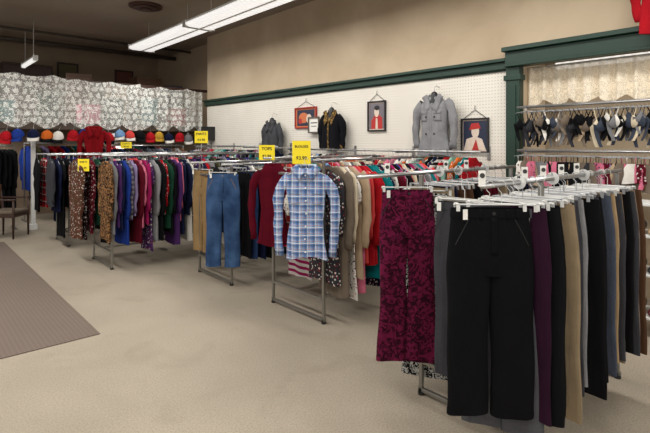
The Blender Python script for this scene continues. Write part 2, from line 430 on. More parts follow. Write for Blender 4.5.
obj('ceiling_pipe', smooth(mb, 'ceiling_pipe'), plain('pipe', (70, 62, 54), .6), label='dark painted pipes running under the ceiling', cat='pipe')

# ------------------------------------------------------------------ racks
def rack(name_label, x0, x1, ya, yb, z, over=.12):
    e = empty('clothes_rack', ((x0+x1)/2, (ya+yb)/2, 0), label=name_label, cat='clothes rack', group='double-rail clothes racks')
    cx, cy = (x0+x1)/2, (ya+yb)/2; s = .0125
    for x in (x0, x1):
        mb = MB()
        for y in (ya, yb): mb.box((x-cx-s, y-cy-s, .02), (x-cx+s, y-cy+s, z-.013))
        mb.box((x-cx-s, ya-cy-.02, .02), (x-cx+s, yb-cy+.02, .045)); mb.box((x-cx-s, ya-cy, z-.16), (x-cx+s, yb-cy, z-.135)); mb.box((x-cx-s, ya-cy, .2), (x-cx+s, yb-cy, .225))
        obj('end_frame', mb, STEEL, parent=e, bevel=.003)
        for y in (ya, yb):
            mb = MB(); mb.disc((x-cx, y-cy, .01), .022, 12, 'z', .02); obj('foot', mb, BLACKP, parent=e)
    for y in (ya, yb):
        mb = MB(); mb.tube([(x0-cx-over, y-cy, z), (x1-cx+.06, y-cy, z)], .0125, 12); obj('rail', smooth(mb, 'rail'), CHROME, parent=e)
    mb = MB(); mb.box((x0-cx, -s, .2), (x1-cx, s, .225)); obj('stretcher', mb, STEEL, parent=e)
    return e
def fill(xa, xb, y, z, step, kinds, cols, pats, group, where, tag=0, jit=.07, base=-PI/2, seq=None):
    x = xa; i = 0
    while x <= xb:
        k = R.choice(kinds); cn = R.choice(cols); pt = R.choice(pats)
        if seq and i < len(seq):
            cn, pt = seq[i][:2]
            if len(seq[i]) > 2: k = seq[i][2]
        if k == 'trousers' and pt in ('floral', 'plaid', 'hstripe'): pt = 'plain'
        garment(k, cn, pt, (x, y+R.uniform(-.02, .02), z), base+R.uniform(-jit, jit), group, tag=R.random() < tag, where=where)
        x += step*R.uniform(.85, 1.15); i += 1
def fill_y(ya, yb, x, z, step, kinds, cols, pats, group, where, jit=.12):
    y = ya
    while y <= yb:
        garment(R.choice(kinds), R.choice(cols), R.choice(pats), (x+R.uniform(-.01, .01), y, z), R.uniform(-jit, jit), group, where=where)
        y += step*R.uniform(.85, 1.15)

# Rack A : trousers
ZA = 1.41
rack('steel double-rail rack packed with trousers', 2.48, 3.65, 1.1, 1.86, ZA, over=.58)
seqA = ['plum', 'black', 'charcoal', 'black', 'khaki', 'beige', 'charcoal', 'slate', 'charcoal', 'grey', 'black', 'tan', 'charcoal', 'black', 'taupe', 'slate', 'khaki', 'tan', 'charcoal', 'khaki', 'tan', 'black', 'charcoal', 'khaki', 'taupe', 'brown']
x = 2.13
for i, cn in enumerate(seqA):
    garment('trousers', cn, 'melange' if cn in ('charcoal', 'grey', 'slate', 'taupe') else 'plain', (x, 1.1+R.uniform(-.03, .03), ZA), -PI/2+R.uniform(-.06, .12), 'trousers packed on the front rack', hm=R.choice([WHITEP, CLEARP]), tag=True, where='front steel rack')
    x += .052
fill(2.6, 3.6, 1.86, ZA, .07, ['trousers', 'trousers', 'skirt'], ['black', 'charcoal', 'navy', 'brown', 'maroon', 'grey', 'khaki'], ['plain'], 'trousers packed on the front rack', 'front steel rack', tag=.8)

def hero_pants(name, label, mat, loc, rz, p, jeans=False, hang=WHITEP, wb=None):
    e = empty(name, loc, rz, label=label, cat=name)
    mb = MB(); mb.loft(p.body.rings(48, 12)); obj('trouser_seat', smooth(mb, 'seat'), mat, (0, 0, -.1), parent=e)
    for sd in (-1, 1):
        mb = MB(); mb.loft(p.leg[sd].rings(36, 30)); obj('trouser_leg', smooth(mb, 'leg'), mat, (0, 0, -.1), parent=e)
        mb = MB(); mb.loft(p.leg[sd].rings(36, 1, .0015, -p.L+.028, -p.L+.002)); obj('hem', smooth(mb, 'hem'), mat, (0, 0, -.1), parent=e)
    mb = MB(); mb.loft(p.body.rings(48, 2, .004, 0, -.04)); obj('waistband', smooth(mb, 'wb'), wb or mat, (0, 0, -.1), parent=e)
    mb = p.body.patch(-.004, .022, -.04, -.2, 3, 10, .004); obj('fly', smooth(mb, 'fly'), mat, (0, 0, -.1), parent=e, thick=.002)
    mb = MB(); f = p.body.front(.008, -.02, .007); mb.disc(f, .008, 12, 'y', .004); obj('button', mb, BRASS if jeans else INK, (0, 0, -.1), parent=e)
    for sx in (-.11, .11, -.05, .07):
        mb = p.body.patch(sx-.005, sx+.005, .0, -.045, 2, 4, .008); obj('belt_loop', smooth(mb, 'loop'), mat, (0, 0, -.1), parent=e, thick=.002)
    for sd in (-1, 1):
        mb = p.body.patch(sd*.1-.002, sd*.1+.002, -.045, -.16, 1, 8, .004, sk=sd*.06); obj('pocket_seam', smooth(mb, 'seam'), INK if not jeans else plain('gold_thread', (150, 115, 62)), (0, 0, -.1), parent=e)
    obj('price_tag', TAG, PAPER, (-.12, -.05, -.1), .3, parent=e)
    obj('clip_hanger', CLIP, hang, loc, rz, label='plastic clip hanger holding trousers at the rack end', cat='hanger')
    return e
hero_pants('trousers', 'black wide-leg dress trousers clipped at the end of the rack', fabric((12, 12, 14), 'plain'), (1.965, 1.1, ZA), math.radians(-44), Pants(w=.355, L=.92, hem=.092, th=.034, seed=5, amp=.010, gap=.004))
hero_pants('trousers', 'maroon velvet trousers with swirling damask pattern and flared legs', fabric((100, 22, 56), 'damask', (44, 8, 24)), (2.35, 1.87, ZA), math.radians(-44), Pants(w=.32, L=1.06, hem=.105, th=.03, seed=9, amp=.010, knee=.08))
hero_pants('trousers', 'heathered charcoal trousers hanging behind the black pair', fab('charcoal', 'melange'), (2.18, 1.36, ZA-.02), math.radians(-78), Pants(w=.31, L=.92, hem=.078, th=.022, seed=12))
hero_pants('leggings', 'black and white mottled knit leggings behind the maroon pair', fabric((14, 14, 16), 'dots', (185, 185, 180)), (2.53, 1.85, ZA-.03), math.radians(-62), Pants(w=.3, L=1.18, hem=.085, th=.02, seed=13))
hero_pants('trousers', 'medium grey trousers hanging just behind the black pair', fabric((66, 66, 70), 'melange', (88, 88, 92)), (2.07, 1.1, ZA-.005), math.radians(-66), Pants(w=.34, L=1.02, hem=.09, th=.02, seed=14))
def divider(x, y, z, rz=-PI/2, txt='M'):
    e = empty('size_divider', (x, y, z), rz, label='round white plastic size divider on the rail', cat='size divider', group='size dividers')
    mb = MB(); mb.disc((0, 0, .0), .034, 24, 'y', .003); obj('disc', mb, WHITEP, parent=e); text(txt, .02, INK, e, (0, -.003, .024), (PI/2, 0, 0))
for x, y, tx in ((2.24, 1.1, 'M'), (2.62, 1.1, 'L'), (3.05, 1.1, 'L'), (2.68, 1.86, 'S'), (2.9, 1.86, 'M'), (3.25, 1.86, 'L')): divider(x, y, ZA, txt=tx)
def sign(x, y, z, w, h, lines, rz=math.radians(-50), mat=YELLOW, lab='yellow handwritten price sign standing on the clothes rack', grp='yellow price signs', base=0):
    e = empty('price_sign', (x, y, z), rz, label=lab, cat='sign', group=grp)
    mb = MB(); mb.box((-w/2, -.003, 0), (w/2, .003, h)); obj('card', mb, mat, parent=e)
    mb = MB(); mb.tube([(0, .008, -base), (0, .008, h*.6)], .003); obj('sign_stem', smooth(mb, 's'), CHROME, parent=e)
    for i, l in enumerate(lines):
        text(l, min(h/len(lines)*.7, w/len(l)*1.3, .045), INK, e, (0, -.0045, h*(1-(i+.5)/len(lines))), (PI/2, 0, 0))
    return e
for cx_, cy_ in ((1.9, 1.1), (2.34, 1.12), (2.55, 1.12), (2.78, 1.12), (3.0, 1.12), (2.15, 1.86), (2.75, 1.86), (3.0, 1.86)):
    e = sign(cx_, cy_, ZA+.0, .03, .07, [], mat=PAPER, lab='small white card with round grey emblem on the rack', grp='size cards', base=.02, rz=math.radians(-44))
    mb = MB(); mb.disc((0, -.005, .048), .011, 20, 'y', .002); obj('emblem', mb, DSTEEL, parent=e)

# Rack B : blouses & tops
ZB = 1.45
rack('steel double-rail rack full of blouses and tops', 2.8, 4.25, 3.16, 3.92, ZB)
bright = ['cream', 'tan', 'white', 'red', 'teal', 'coral', 'pink', 'grey', 'magenta', 'navy', 'black', 'maroon', 'sky blue']
seqB = [('taupe', 'plain', 'coat'), ('cream', 'plain', 'sweater'), ('white', 'floral', 'dress'), ('beige', 'plain', 'coat'), ('pink', 'plain', 'coat'), ('coral', 'plain', 'sweater'), ('red', 'plain', 'coat'), ('red', 'plain', 'coat'), ('teal', 'plain', 'coat'), ('teal', 'plain', 'coat'), ('teal', 'plain', 'sweater'), ('navy', 'floral', 'dress'), ('white', 'floral', 'blouse'), ('maroon', 'plain', 'coat'), ('magenta', 'plain', 'sweater'), ('black', 'plain', 'coat'), ('royal blue', 'plain', 'sweater'), ('red', 'plain', 'shirt'), ('cream', 'plain', 'shirt')]
fill(2.92, 4.22, 3.16, ZB, .052, ['shirt', 'sweater', 'coat'], bright, ['plain', 'plain', 'floral'], 'tops on the blouse rack', 'blouse rack', seq=seqB)
fill(2.96, 4.2, 3.92, ZB, .08, ['shirt', 'sweater', 'coat', 'dress'], bright, ['plain', 'plain', 'floral', 'plaid', 'hstripe'], 'tops on the blouse rack', 'blouse rack')
# Rack C : jeans
ZC = 1.36
rack('steel double-rail rack holding jeans and casual trousers', 2.78, 4.25, 4.7, 5.46, ZC)
fill(2.92, 4.2, 4.7, ZC, .075, ['trousers'], ['denim blue', 'navy', 'slate', 'black', 'charcoal'], ['denim', 'plain'], 'jeans on the middle rack', 'jeans rack')
fill(2.98, 4.2, 5.46, ZC, .085, ['trousers', 'skirt', 'shirt'], ['khaki', 'tan', 'black', 'brown', 'navy', 'white', 'olive'], ['plain', 'denim'], 'jeans on the middle rack', 'jeans rack')
hero_pants('jeans', 'faded blue denim jeans clipped at the end of the rack', fabric((36, 58, 92), 'denim', (66, 94, 132)), (2.66, 4.68, ZC), math.radians(-50), Pants(w=.36, L=1.02, hem=.09, th=.034, seed=21, gap=.015), jeans=True)
hero_pants('trousers', 'khaki cotton trousers clipped at the end of the rack', fabric((140, 114, 78), 'plain'), (2.8, 5.42, ZC), math.radians(-76), Pants(w=.32, L=1.0, hem=.08, th=.028, seed=22))
# Rack D, E : shirts, coats
mix = ['black', 'navy', 'red', 'royal blue', 'teal', 'purple', 'grey', 'maroon', 'forest green', 'charcoal', 'brown', 'slate', 'magenta', 'black', 'charcoal', 'navy', 'coral', 'lavender', 'olive', 'black', 'white', 'pink']
rack('steel double-rail rack packed with colourful shirts and sweaters', 2.0, 4.2, 6.3, 7.05, 1.44)
seqD = [('tan', 'leopard', 'coat'), ('grey', 'plain', 'coat'), ('purple', 'plain', 'sweater'), ('navy', 'plain', 'shirt'), ('royal blue', 'plain', 'coat'), ('grey', 'hstripe', 'shirt'), ('lavender', 'plain', 'sweater'), ('maroon', 'plain', 'coat'), ('pink', 'plain', 'shirt'), ('magenta', 'plain', 'sweater'), ('purple', 'floral', 'dress'), ('grey', 'melange', 'coat'), ('black', 'plain', 'coat'), ('red', 'floral', 'shirt'), ('forest green', 'plain', 'coat'), ('black', 'plain', 'coat')]
fill(1.92, 4.15, 6.3, 1.44, .056, ['shirt', 'sweater', 'coat', 'coat', 'dress'], mix, ['plain', 'plain', 'plain', 'melange', 'plain', 'floral'], 'tops on the long shirt rack', 'long shirt rack', seq=seqD)
fill(1.78, 4.15, 7.05, 1.44, .075, ['shirt', 'sweater', 'coat', 'dress'], mix, ['plain', 'plain', 'floral', 'plaid'], 'tops on the long shirt rack', 'long shirt rack', seq=[('brown', 'floral', 'coat'), ('black', 'floral', 'dress'), ('maroon', 'floral', 'coat'), ('forest green', 'plain', 'sweater'), ('black', 'plain', 'coat')])
rack('steel double-rail rack of shirts standing near the mezzanine', 1.95, 4.2, 8.15, 8.9, 1.42, over=.3)
fill(1.7, 4.15, 8.15, 1.42, .075, ['shirt', 'sweater', 'coat', 'dress'], mix, ['plain', 'plain', 'melange', 'floral'], 'tops on the rear shirt rack', 'rear shirt rack')
fill(1.66, 4.15, 8.9, 1.42, .11, ['shirt', 'sweater', 'coat'], mix, ['plain', 'plain', 'plaid'], 'tops on the rear shirt rack', 'rear shirt rack')
# wall rails
def wall_rail(x, ya, yb, z, lab, wx=5.17, n=4, name='clothes_rail'):
    e = empty(name, (wx, (ya+yb)/2, z), label=lab, cat='clothes rail')
    cy = (ya+yb)/2
    mb = MB(); mb.tube([(x-wx, ya-cy, 0), (x-wx, yb-cy, 0)], .0125, 12); obj('rail', smooth(mb, 'r'), CHROME, parent=e)
    for k in range(n):
        y = ya+.1+(yb-ya-.2)*k/(n-1)-cy
        mb = MB(); mb.box((x-wx-.015, y-.01, -.03), (0, y+.01, -.0125)); mb.box((-.012, y-.02, -.1), (0, y+.02, .06)); obj('bracket', mb, CHROME, parent=e)
wall_rail(4.8, 2.8, 6.3, 1.5, 'chrome rail on wall brackets holding tops')
fill_y(2.9, 6.25, 4.8, 1.5, .075, ['shirt', 'blouse', 'sweater'], bright+['mint', 'lavender', 'orange', 'black', 'navy'], ['plain', 'plain', 'floral', 'hstripe'], 'tops on the wall rail', 'pegboard wall rail')
wall_rail(4.8, 6.6, 9.7, 1.54, 'chrome rail on wall brackets holding coats')
fill_y(6.7, 9.65, 4.8, 1.54, .1, ['shirt', 'coat', 'sweater'], mix+['cream', 'mint'], ['plain', 'plain', 'plaid'], 'coats on the far wall rail', 'far wall rail')

# ------------------------------------------------------------------ hero tops
def hero_top(name, label, cat, mat, loc, rz, w=.46, L=.7, th=.05, sl=.58, amp=.014, collar='shirt', buttons=6, pockets=0, seed=3, bmat=PAPER, flare=1.02, cuffmat=None, hang=True, hm=WHITEP, r=.062, placket=True, freq=22, waist=1.0, out=.035, cols=(0,), bz=-.06):
    e = empty(name, loc, rz, label=label, cat=cat)
    b = top_body(w, L, th, flare, amp, seed, neck=.08, freq=freq, waist=waist); o = (0, 0, SH)
    mb = MB(); mb.loft(b.rings(64, 36)); obj('garment_body', smooth(mb, 'body'), mat, o, parent=e)
    if sl:
        for sd in (-1, 1):
            mb = MB(); rings = sleeve(mb, sd, w, sl, r, r*.68, seed+sd, n=24, out=out, ht=.7); obj('sleeve', smooth(mb, 'sl'), mat, o, parent=e)
            c = Vector((0, 0, 0))
            for p in rings[-1]: c += Vector(p)
            c /= len(rings[-1])
            mb = MB(); cr = [[tuple(c+(Vector(p)-c)*1.1+Vector((0, 0, dz))) for p in rings[-1]] for dz in (.06, -.004)]; mb.loft(cr, False, True)
            obj('cuff', smooth(mb, 'cuff'), cuffmat or mat, o, parent=e)
    if placket:
        mb = b.patch(-.016, .016, -.02, -L+.005, 3, 30, .004); obj('placket', smooth(mb, 'pl'), cuffmat or mat, o, parent=e, thick=.002)
    for i in range(buttons):
        z = bz-(L+bz-.06)*i/max(1, buttons-1)
        for xx in cols:
            mb = MB(); mb.disc(b.front(xx, z, .009), .0075 if len(cols) == 1 else .013, 10, 'y', .004); obj('button', mb, bmat, o, parent=e)
    for k in range(pockets):
        sx = -.1 if k == 0 else .1
        mb = b.patch(sx-.048, sx+.048, -.2, -.31, 6, 6, .006); obj('pocket', smooth(mb, 'pk'), mat, o, parent=e, thick=.003)
        mb = b.patch(sx-.05, sx+.05, -.185, -.22, 6, 3, .010); obj('pocket_flap', smooth(mb, 'pf'), cuffmat or mat, o, parent=e, thick=.003)
    if collar in ('shirt', 'lapel'):
        lw = .05 if collar == 'shirt' else .085
        for sd in (-1, 1):
            mb = MB()
            def fn(u, v, sd=sd):
                x0 = .082*(1-u)+.006*u; z0 = .035*(1-u)-(.03 if collar == 'shirt' else .14)*u
                x1 = x0+lw; z1 = z0-.045-.03*u+(.05*math.sin(PI*u) if collar == 'lapel' else 0)
                x = x0*(1-v)+x1*v; z = z0*(1-v)+z1*v
                yy = -.035-.018*math.sin(PI*v)-.02*u
                if z < 0: yy = min(yy, b.front(x*.99, z, .010)[1])
                return (sd*x, yy, z)
            mb.grid(fn, 8, 6); obj('collar', smooth(mb, 'col'), cuffmat or mat, o, parent=e, thick=.003)
        mb = MB()
        mb.loft([[(.082*math.cos(a)*s, .04*math.sin(a)*s+.004, z) for a in [PI*k/16 for k in range(17)]] for s, z in ((1, -.005), (.95, .035), (1.1, .03), (1.2, -.01))], closed=False)
        obj('collar_stand', smooth(mb, 'cs'), cuffmat or mat, o, parent=e, thick=.003)
    elif collar == 'round':
        mb = MB(); mb.loft([[(.083*math.cos(a)*s, .034*math.sin(a)*s, z) for a in [2*PI*k/32 for k in range(32)]] for s, z in ((1.05, -.012), (1.06, .012), (.98, .014))])
        obj('neckband', smooth(mb, 'nb'), mat, o, parent=e, thick=.003)
    if hang: obj('clothes_hanger', HANG, hm, loc, rz, label='plastic hanger holding a garment at the rack end', cat='hanger')
    return e, b
t = NT('blue_plaid_flannel'); co = t.coord(); X = t.xyz(co)
def sm(c_, f, o, w, k, col, c2): return t.mix(t.math('MULTIPLY', t.band(c_, f, o, w), k), col, lin(c2))
c = lin((148, 178, 212)); F = 15.0
for ax, off in ((0, .27), (2, .1)):
    c = sm(X[ax], F, off, .45, .5, c, (50, 94, 160))
for ax, off in ((0, .27), (2, .1)):
    c = sm(X[ax], F, off-.46, .12, .7, c, (228, 234, 238))
    c = sm(X[ax], F, off-.18, .09, .6, c, (30, 50, 104))
    c = sm(X[ax], F, off-.74, .07, .6, c, (196, 124, 136))
vm = t.n('ShaderNodeVectorMath', operation='SCALE'); t.put(vm.inputs[0], c); vm.inputs['Scale'].default_value = .9
t.put(t.b.inputs['Base Color'], vm.outputs[0]); t.b.inputs['Roughness'].default_value = .9
mp = t.n('ShaderNodeMapping'); mp.inputs['Scale'].default_value = (16, 16, 5); t.put(mp.inputs[0], co); t.bump(t.noise(mp.outputs[0], 1, 4, .8), .9, .03)
PLAID = t.m
hero_top('shirt', 'blue and white plaid flannel button-up shirt hanging on the rack end', 'shirt', PLAID, (2.6, 3.16, ZB), math.radians(-48), w=.38, L=.77, th=.034, sl=.68, pockets=2, buttons=7, seed=4, waist=.86, flare=.96, out=.05, amp=.022, r=.047)
hero_top('sweater', 'maroon long-sleeved sweater hanging on the rack end', 'sweater', fabric((84, 8, 26)), (2.78, 3.9, ZB), math.radians(-58), w=.36, L=.8, th=.036, sl=.68, collar='round', buttons=0, seed=6, placket=False, waist=.82, out=.04, r=.045, amp=.02, flare=.92)
garment('blouse', 'white', 'floral', (2.86, 3.5, ZB-.16), math.radians(-80), 'tops on the blouse rack', where='blouse rack')
garment('dress', 'charcoal', 'floral', (2.84, 3.2, ZB-.02), math.radians(-86), 'tops on the blouse rack', where='blouse rack', var=0)

sign(2.58, 3.2, ZB-.03, .16, .2, ['BLOUSES', '$3.99'], base=.03)
sign(2.74, 3.95, ZB-.02, .16, .15, ['TOPS', '$2.99'], base=.02)
sign(2.8, 5.46, ZC+.24, .17, .15, ['PANTS', '$4.99'], base=.26)
sign(1.8, 6.8, ZB-.22, .16, .16, ['SHIRTS', '$3.99'], base=.0)
sign(3.3, 9.55, 1.5, .2, .12, ['COATS', '$7.99'], rz=-.3, base=.06)

# ------------------------------------------------------------------ busts on pegboard
def bust(x, y, z, rz=-PI/2):
    e = empty('mannequin_torso', (x, y, z), rz, label='black half-torso dress form hung on the pegboard wall', cat='mannequin', group='torso forms on the wall')
    mb = MB(); rings = []
    for zz, hw, ht in ((.0, .012, .012), (-.01, .03, .03), (-.03, .042, .042), (-.09, .045, .045), (-.12, .075, .05), (-.15, .12, .05), (-.19, .14, .055), (-.28, .14, .065), (-.4, .13, .06), (-.5, .11, .055), (-.6, .13, .06)):
        rings.append([(hw*math.cos(a), ht*math.sin(a), zz) for a in [2*PI*k/28 for k in range(28)]])
    mb.loft(rings, True, True); obj('torso', smooth(mb, 'torso'), BLACKP, parent=e)
    mb = MB(); mb.tube([(0, 0, -.005), (0, 0, .05), (.015, .02, .075), (.01, .05, .07), (0, .12, .06)], .004); obj('hook', smooth(mb, 'hk'), CHROME, parent=e)
bx = 5.04
bust(bx, 3.58, 2.25); hero_top('jacket', 'heathered grey wool double-breasted coat with wide collar on torso form', 'jacket', fabric((156, 156, 158), 'melange', (104, 104, 108)), (bx, 3.58, 2.25), -PI/2, w=.44, L=.74, th=.08, sl=.58, collar='lapel', buttons=3, cols=(-.06, .06), bz=-.26, bmat=INK, seed=31, hang=False, flare=1.2, waist=.88, r=.062, freq=14, out=.06, pockets=2)
bust(bx, 5.5, 2.16); hero_top('cardigan', 'black cardigan with gold patterned edging on a torso form', 'cardigan', fabric((18, 18, 22)), (bx, 5.5, 2.15), -PI/2, w=.42, L=.6, th=.08, sl=.5, collar='lapel', buttons=0, seed=33, hang=False, cuffmat=fabric((150, 120, 70), 'leopard', (30, 25, 25)))
bust(bx, 7.1, 2.06); hero_top('coat', 'charcoal wool coat hanging on a torso form', 'coat', fabric((50, 50, 54), 'melange', (84, 84, 88)), (bx, 7.1, 2.05), -PI/2, w=.44, L=.7, th=.08, sl=.55, collar='lapel', buttons=3, bmat=INK, seed=35, hang=False)

# ------------------------------------------------------------------ pictures
def picture(y, z, w, h, fmat, mmat, shapes, label, hook_=True, x=5.168):
    e = empty('framed_picture', (x, y, z), -PI/2, label=label, cat='picture')
    mb = MB(); f = .022
    for a, b in (((-w/2, -.03, -h/2), (w/2, 0, -h/2+f)), ((-w/2, -.03, h/2-f), (w/2, 0, h/2)), ((-w/2, -.03, -h/2+f), (-w/2+f, 0, h/2-f)), ((w/2-f, -.03, -h/2+f), (w/2, 0, h/2-f))): mb.box(a, b)
    obj('frame', mb, fmat, parent=e, bevel=.003)
    mb = MB(); mb.box((-w/2+f, -.012, -h/2+f), (w/2-f, -.004, h/2-f)); obj('mount', mb, mmat, parent=e)
    for i, (pts, mt) in enumerate(shapes):
        mb = MB(); mb.poly([(px*w, -.0135-.0008*i, pz*h) for px, pz in pts]); obj('artwork', mb, mt, parent=e)
    if hook_:
        mb = MB(); mb.tube([(-w*.4, -.01, h/2), (0, -.01, h/2+.1), (w*.4, -.01, h/2)], .004); mb.tube([(0, -.01, h/2+.1), (0, -.01, h/2+.14), (0, 0, h/2+.15)], .003); obj('hanging_wire', smooth(mb, 'hw'), BLACKP, parent=e)
ink_r = plain('art_red', (176, 40, 36)); ink_w = plain('art_cream', (214, 196, 180)); ink_b = plain('art_black', (28, 24, 28)); ink_n = plain('art_navy', (30, 38, 62)); ink_o = plain('art_orange', (196, 110, 66)); ink_g = plain('art_grey', (110, 104, 110))
def ell(cx, cz, rx, rz_, n=20, a0=0, a1=2*PI): return [(cx+rx*math.cos(a0+(a1-a0)*k/n), cz+rz_*math.sin(a0+(a1-a0)*k/n)) for k in range(n)]
rect = [(-.42, -.42), (.42, -.42), (.42, .42), (-.42, .42)]
picture(6.28, 2.03, .58, .36, plain('red_frame', (150, 30, 24)), ink_o, [([(-.4, -.38), (.4, -.38), (.4, .38), (-.4, .38)], ink_n), (ell(-.1, 0, .22, .25), ink_o), (ell(.15, -.05, .12, .22), ink_w), (ell(-.25, -.15, .08, .14), ink_r)], 'red-framed painting with orange and navy shapes')
picture(6.02, 1.9, .28, .27, plain('thin_frame', (90, 80, 70)), PAPER, [([(-.3, .1), (.3, .1), (.3, .16), (-.3, .16)], INK), ([(-.25, -.1), (.25, -.1), (.25, -.06), (-.25, -.06)], INK)], 'small framed white certificate in thin brown frame', x=5.13, hook_=False)
picture(4.66, 1.99, .35, .44, ink_b, ink_w, [(rect, ink_g), ([(-.3, -.42), (.32, -.42), (.3, -.05), (.1, .05), (-.12, .02), (-.3, -.15)], ink_r), (ell(0, .14, .13, .17), ink_w), (ell(.02, .27, .15, .08), ink_b), ([(-.06, -.42), (.08, -.42), (.05, -.08), (-.04, -.06)], ink_w)], 'black-framed poster of a stylised pale face above red clothing')
picture(3.08, 1.69, .37, .42, ink_b, ink_w, [(rect, ink_n), ([(-.4, -.42), (.4, -.42), (.26, -.1), (.0, -.02), (-.3, -.1)], ink_w), (ell(.02, .12, .14, .19), ink_w), ([(-.2, .16), (.22, .2), (.14, .36), (-.12, .35)], ink_r), ([(-.1, -.42), (.15, -.42), (.05, -.1)], ink_r)], 'black-framed poster of a pale figure with red scarf on navy')
e = empty('wall_speaker', (5.05, 9.55, 1.66), -PI/2, label='small black loudspeaker mounted on the pegboard wall', cat='speaker')
mb = MB(); mb.box((-.12, -.1, 0), (.12, .12, .3)); obj('cabinet', mb, BLACKP, parent=e, bevel=.008)
mb = MB(); mb.disc((0, -.103, .1), .075, 24, 'y', .01); obj('woofer', mb, DSTEEL, parent=e)
mb = MB(); mb.disc((0, -.103, .23), .03, 20, 'y', .01); obj('tweeter', mb, DSTEEL, parent=e)

# ------------------------------------------------------------------ lingerie alcove
def curtain(name, x0, x1, z0, z1, lace, label, loc, rz, wave=.03, freq=26, seed=0, cat='curtain', scal=.035, sf=9, drop=0, top=0):
    rr = random.Random(seed); ph = rr.uniform(0, 6)
    mb = MB()
    def fn(u, v):
        x = x0+(x1-x0)*u; sc = scal*(abs(math.cos(x*sf+ph))-.6)*(1-v)+top*abs(math.sin(x*sf*.8+ph))*v
        return (x, wave*(math.sin(x*freq+ph)*(.5+.5*(1-v))+.35*math.sin(x*freq*1.9+ph*2)), z0+(z1-z0)*v-sc-drop*(1-v)*u)
    mb.grid(fn, 260, 12)
    return obj(name, smooth(mb, name), lace, loc, rz, label=label, cat=cat)
LACE = lace_mat('white_lace', (238, 238, 232)); LACE2 = lace_mat('cream_lace', (244, 232, 210), .1, .5, .85, .14)
curtain('lace_valance', -1.75, 1.75, 2.04, 2.44, LACE2, 'gathered cream lace valance hanging above the lingerie rail', (5.3, .75, 0), -PI/2, seed=3, wave=.035, freq=42, sf=12, scal=.07)
mb = MB(); mb.tube([(5.3, -1.1, 2.44), (5.3, 2.5, 2.44)], .012); obj('curtain_rod', smooth(mb, 'rod'), WHITEP, label='white curtain rod holding the lace valance', cat='curtain rod')
fixture(5.6, .2, 2.3, z=2.5, w=.09, power=6, stems=False)  # added strip lamp to brighten the recess and lace, not a real fixture
def alcove_rail(z, lab):
    e = empty('clothes_rail', (5.75, .75, z), label=lab, cat='clothes rail')
    mb = MB(); mb.tube([(-.8, -1.8, 0), (-.8, 1.7, 0)], .0125, 12); obj('rail', smooth(mb, 'r'), CHROME, parent=e)
    for y in (-1.7, 0, 1.6):
        mb = MB(); mb.box((-.81, y-.01, -.03), (0, y+.01, -.0125)); obj('bracket', mb, CHROME, parent=e)
alcove_rail(1.98, 'chrome upper rail holding bras in the alcove'); alcove_rail(1.52, 'chrome lower rail holding small garments in the alcove')
def bra_mesh(i):
    mb = MB(); lo = -.17-.02*i
    for sd in (-1, 1):
        cx = sd*.045; cz = lo+.01*sd*(i-1); R_ = .045
        def cup(u, v):
            a = 2*PI*u; q = v
            x = R_*q*math.cos(a); z = R_*1.15*q*math.sin(a)
            if z > 0: x *= 1-.55*(z/(R_*1.15)); z *= 1.25
            return (cx+x, -.018*(1-q*q), cz+z)
        mb.grid(cup, 18, 5)
        mb.grid(lambda u, v: (sd*(.048+.03*u+.004*(1-2*v)), .002, cz+.05+(-.045-cz-.05)*u+(v-.5)*.004), 4, 1)
        mb.grid(lambda u, v: (sd*(.086-.04*u*u+.012*(1-2*v)*(1-u)+.014*(1-2*v)), .006+.012*math.sin(4*u), cz+.01-(.15+.03*i)*u-(v-.5)*.02*(1-u)), 7, 2)
    mb.box((-.008, -.004, lo-.028), (.008, .004, lo+.012))
    return smooth(mb, 'brassiere')
BR = [bra_mesh(i) for i in range(3)]
mb = MB(); hook(mb, -.045); mb.tube([(-.09, 0, -.06), (0, 0, -.045), (.09, 0, -.06)], .003, 6); SHANG = smooth(mb, 'small_hanger')
bc = ['black', 'cream', 'black', 'beige', 'black', 'navy', 'charcoal', 'taupe', 'black', 'charcoal', 'white', 'taupe', 'grey', 'brown', 'slate', 'black', 'slate', 'black']
y = .5
while y < 2.4:
    cn = R.choice(bc); r_ = -PI/2+R.uniform(-.7, .7); obj('brassiere', R.choice(BR), fab(cn), (4.95, y, 1.98), r_, label=f'{cn} bra hanging on the upper alcove rail', cat='bra', group='bras on the upper alcove rail')
    obj('small_hanger', SHANG, CLEARP, (4.95, y, 1.98), r_, label='small clear plastic hanger holding a bra', cat='hanger', group='small hangers'); y += .036
def cami(i):
    w = .15+.02*i; mb = MB(); b = Body([(0, w*.3, .008, 0), (-.04, w*.46, .012, .001), (-.1, w*.44, .014, .004), (-.14-.04*i, w*(.5+.06*i), .014, .01)], 50, i)
    rings = b.rings(24, 8); mb.loft(rings)
    for sd in (-1, 1): mb.tube([(sd*w*.3, 0, 0), (sd*w*.32, 0, .04), (sd*w*.3, 0, .055)], .003, 5)
    mb.v = [(x, y_, z-.11) for x, y_, z in mb.v]; return smooth(mb, 'camisole')
CM = [cami(i) for i in range(4)]
y = .45
while y < 2.4:
    cn = R.choice(['maroon', 'pink', 'white', 'taupe', 'navy', 'beige', 'coral', 'brown', 'taupe', 'black', 'black', 'maroon', 'charcoal', 'grey', 'lavender', 'black']); r_ = -PI/2+R.uniform(-.6, .6)
    obj('camisole', R.choice(CM), fab(cn, R.choice(['plain', 'plain', 'plain', 'floral'])), (4.95, y, 1.52), r_, label=f'small {cn} camisole hanging on the lower alcove rail', cat='camisole', group='camisoles on the lower alcove rail')
    obj('small_hanger', SHANG, CLEARP, (4.95, y, 1.52), r_, label='small clear plastic hanger holding a camisole', cat='hanger', group='small hangers'); y += .038
e = empty('shelf_unit', (4.75, .75, 0), label='white open shelf unit standing below the lingerie rails', cat='shelf')
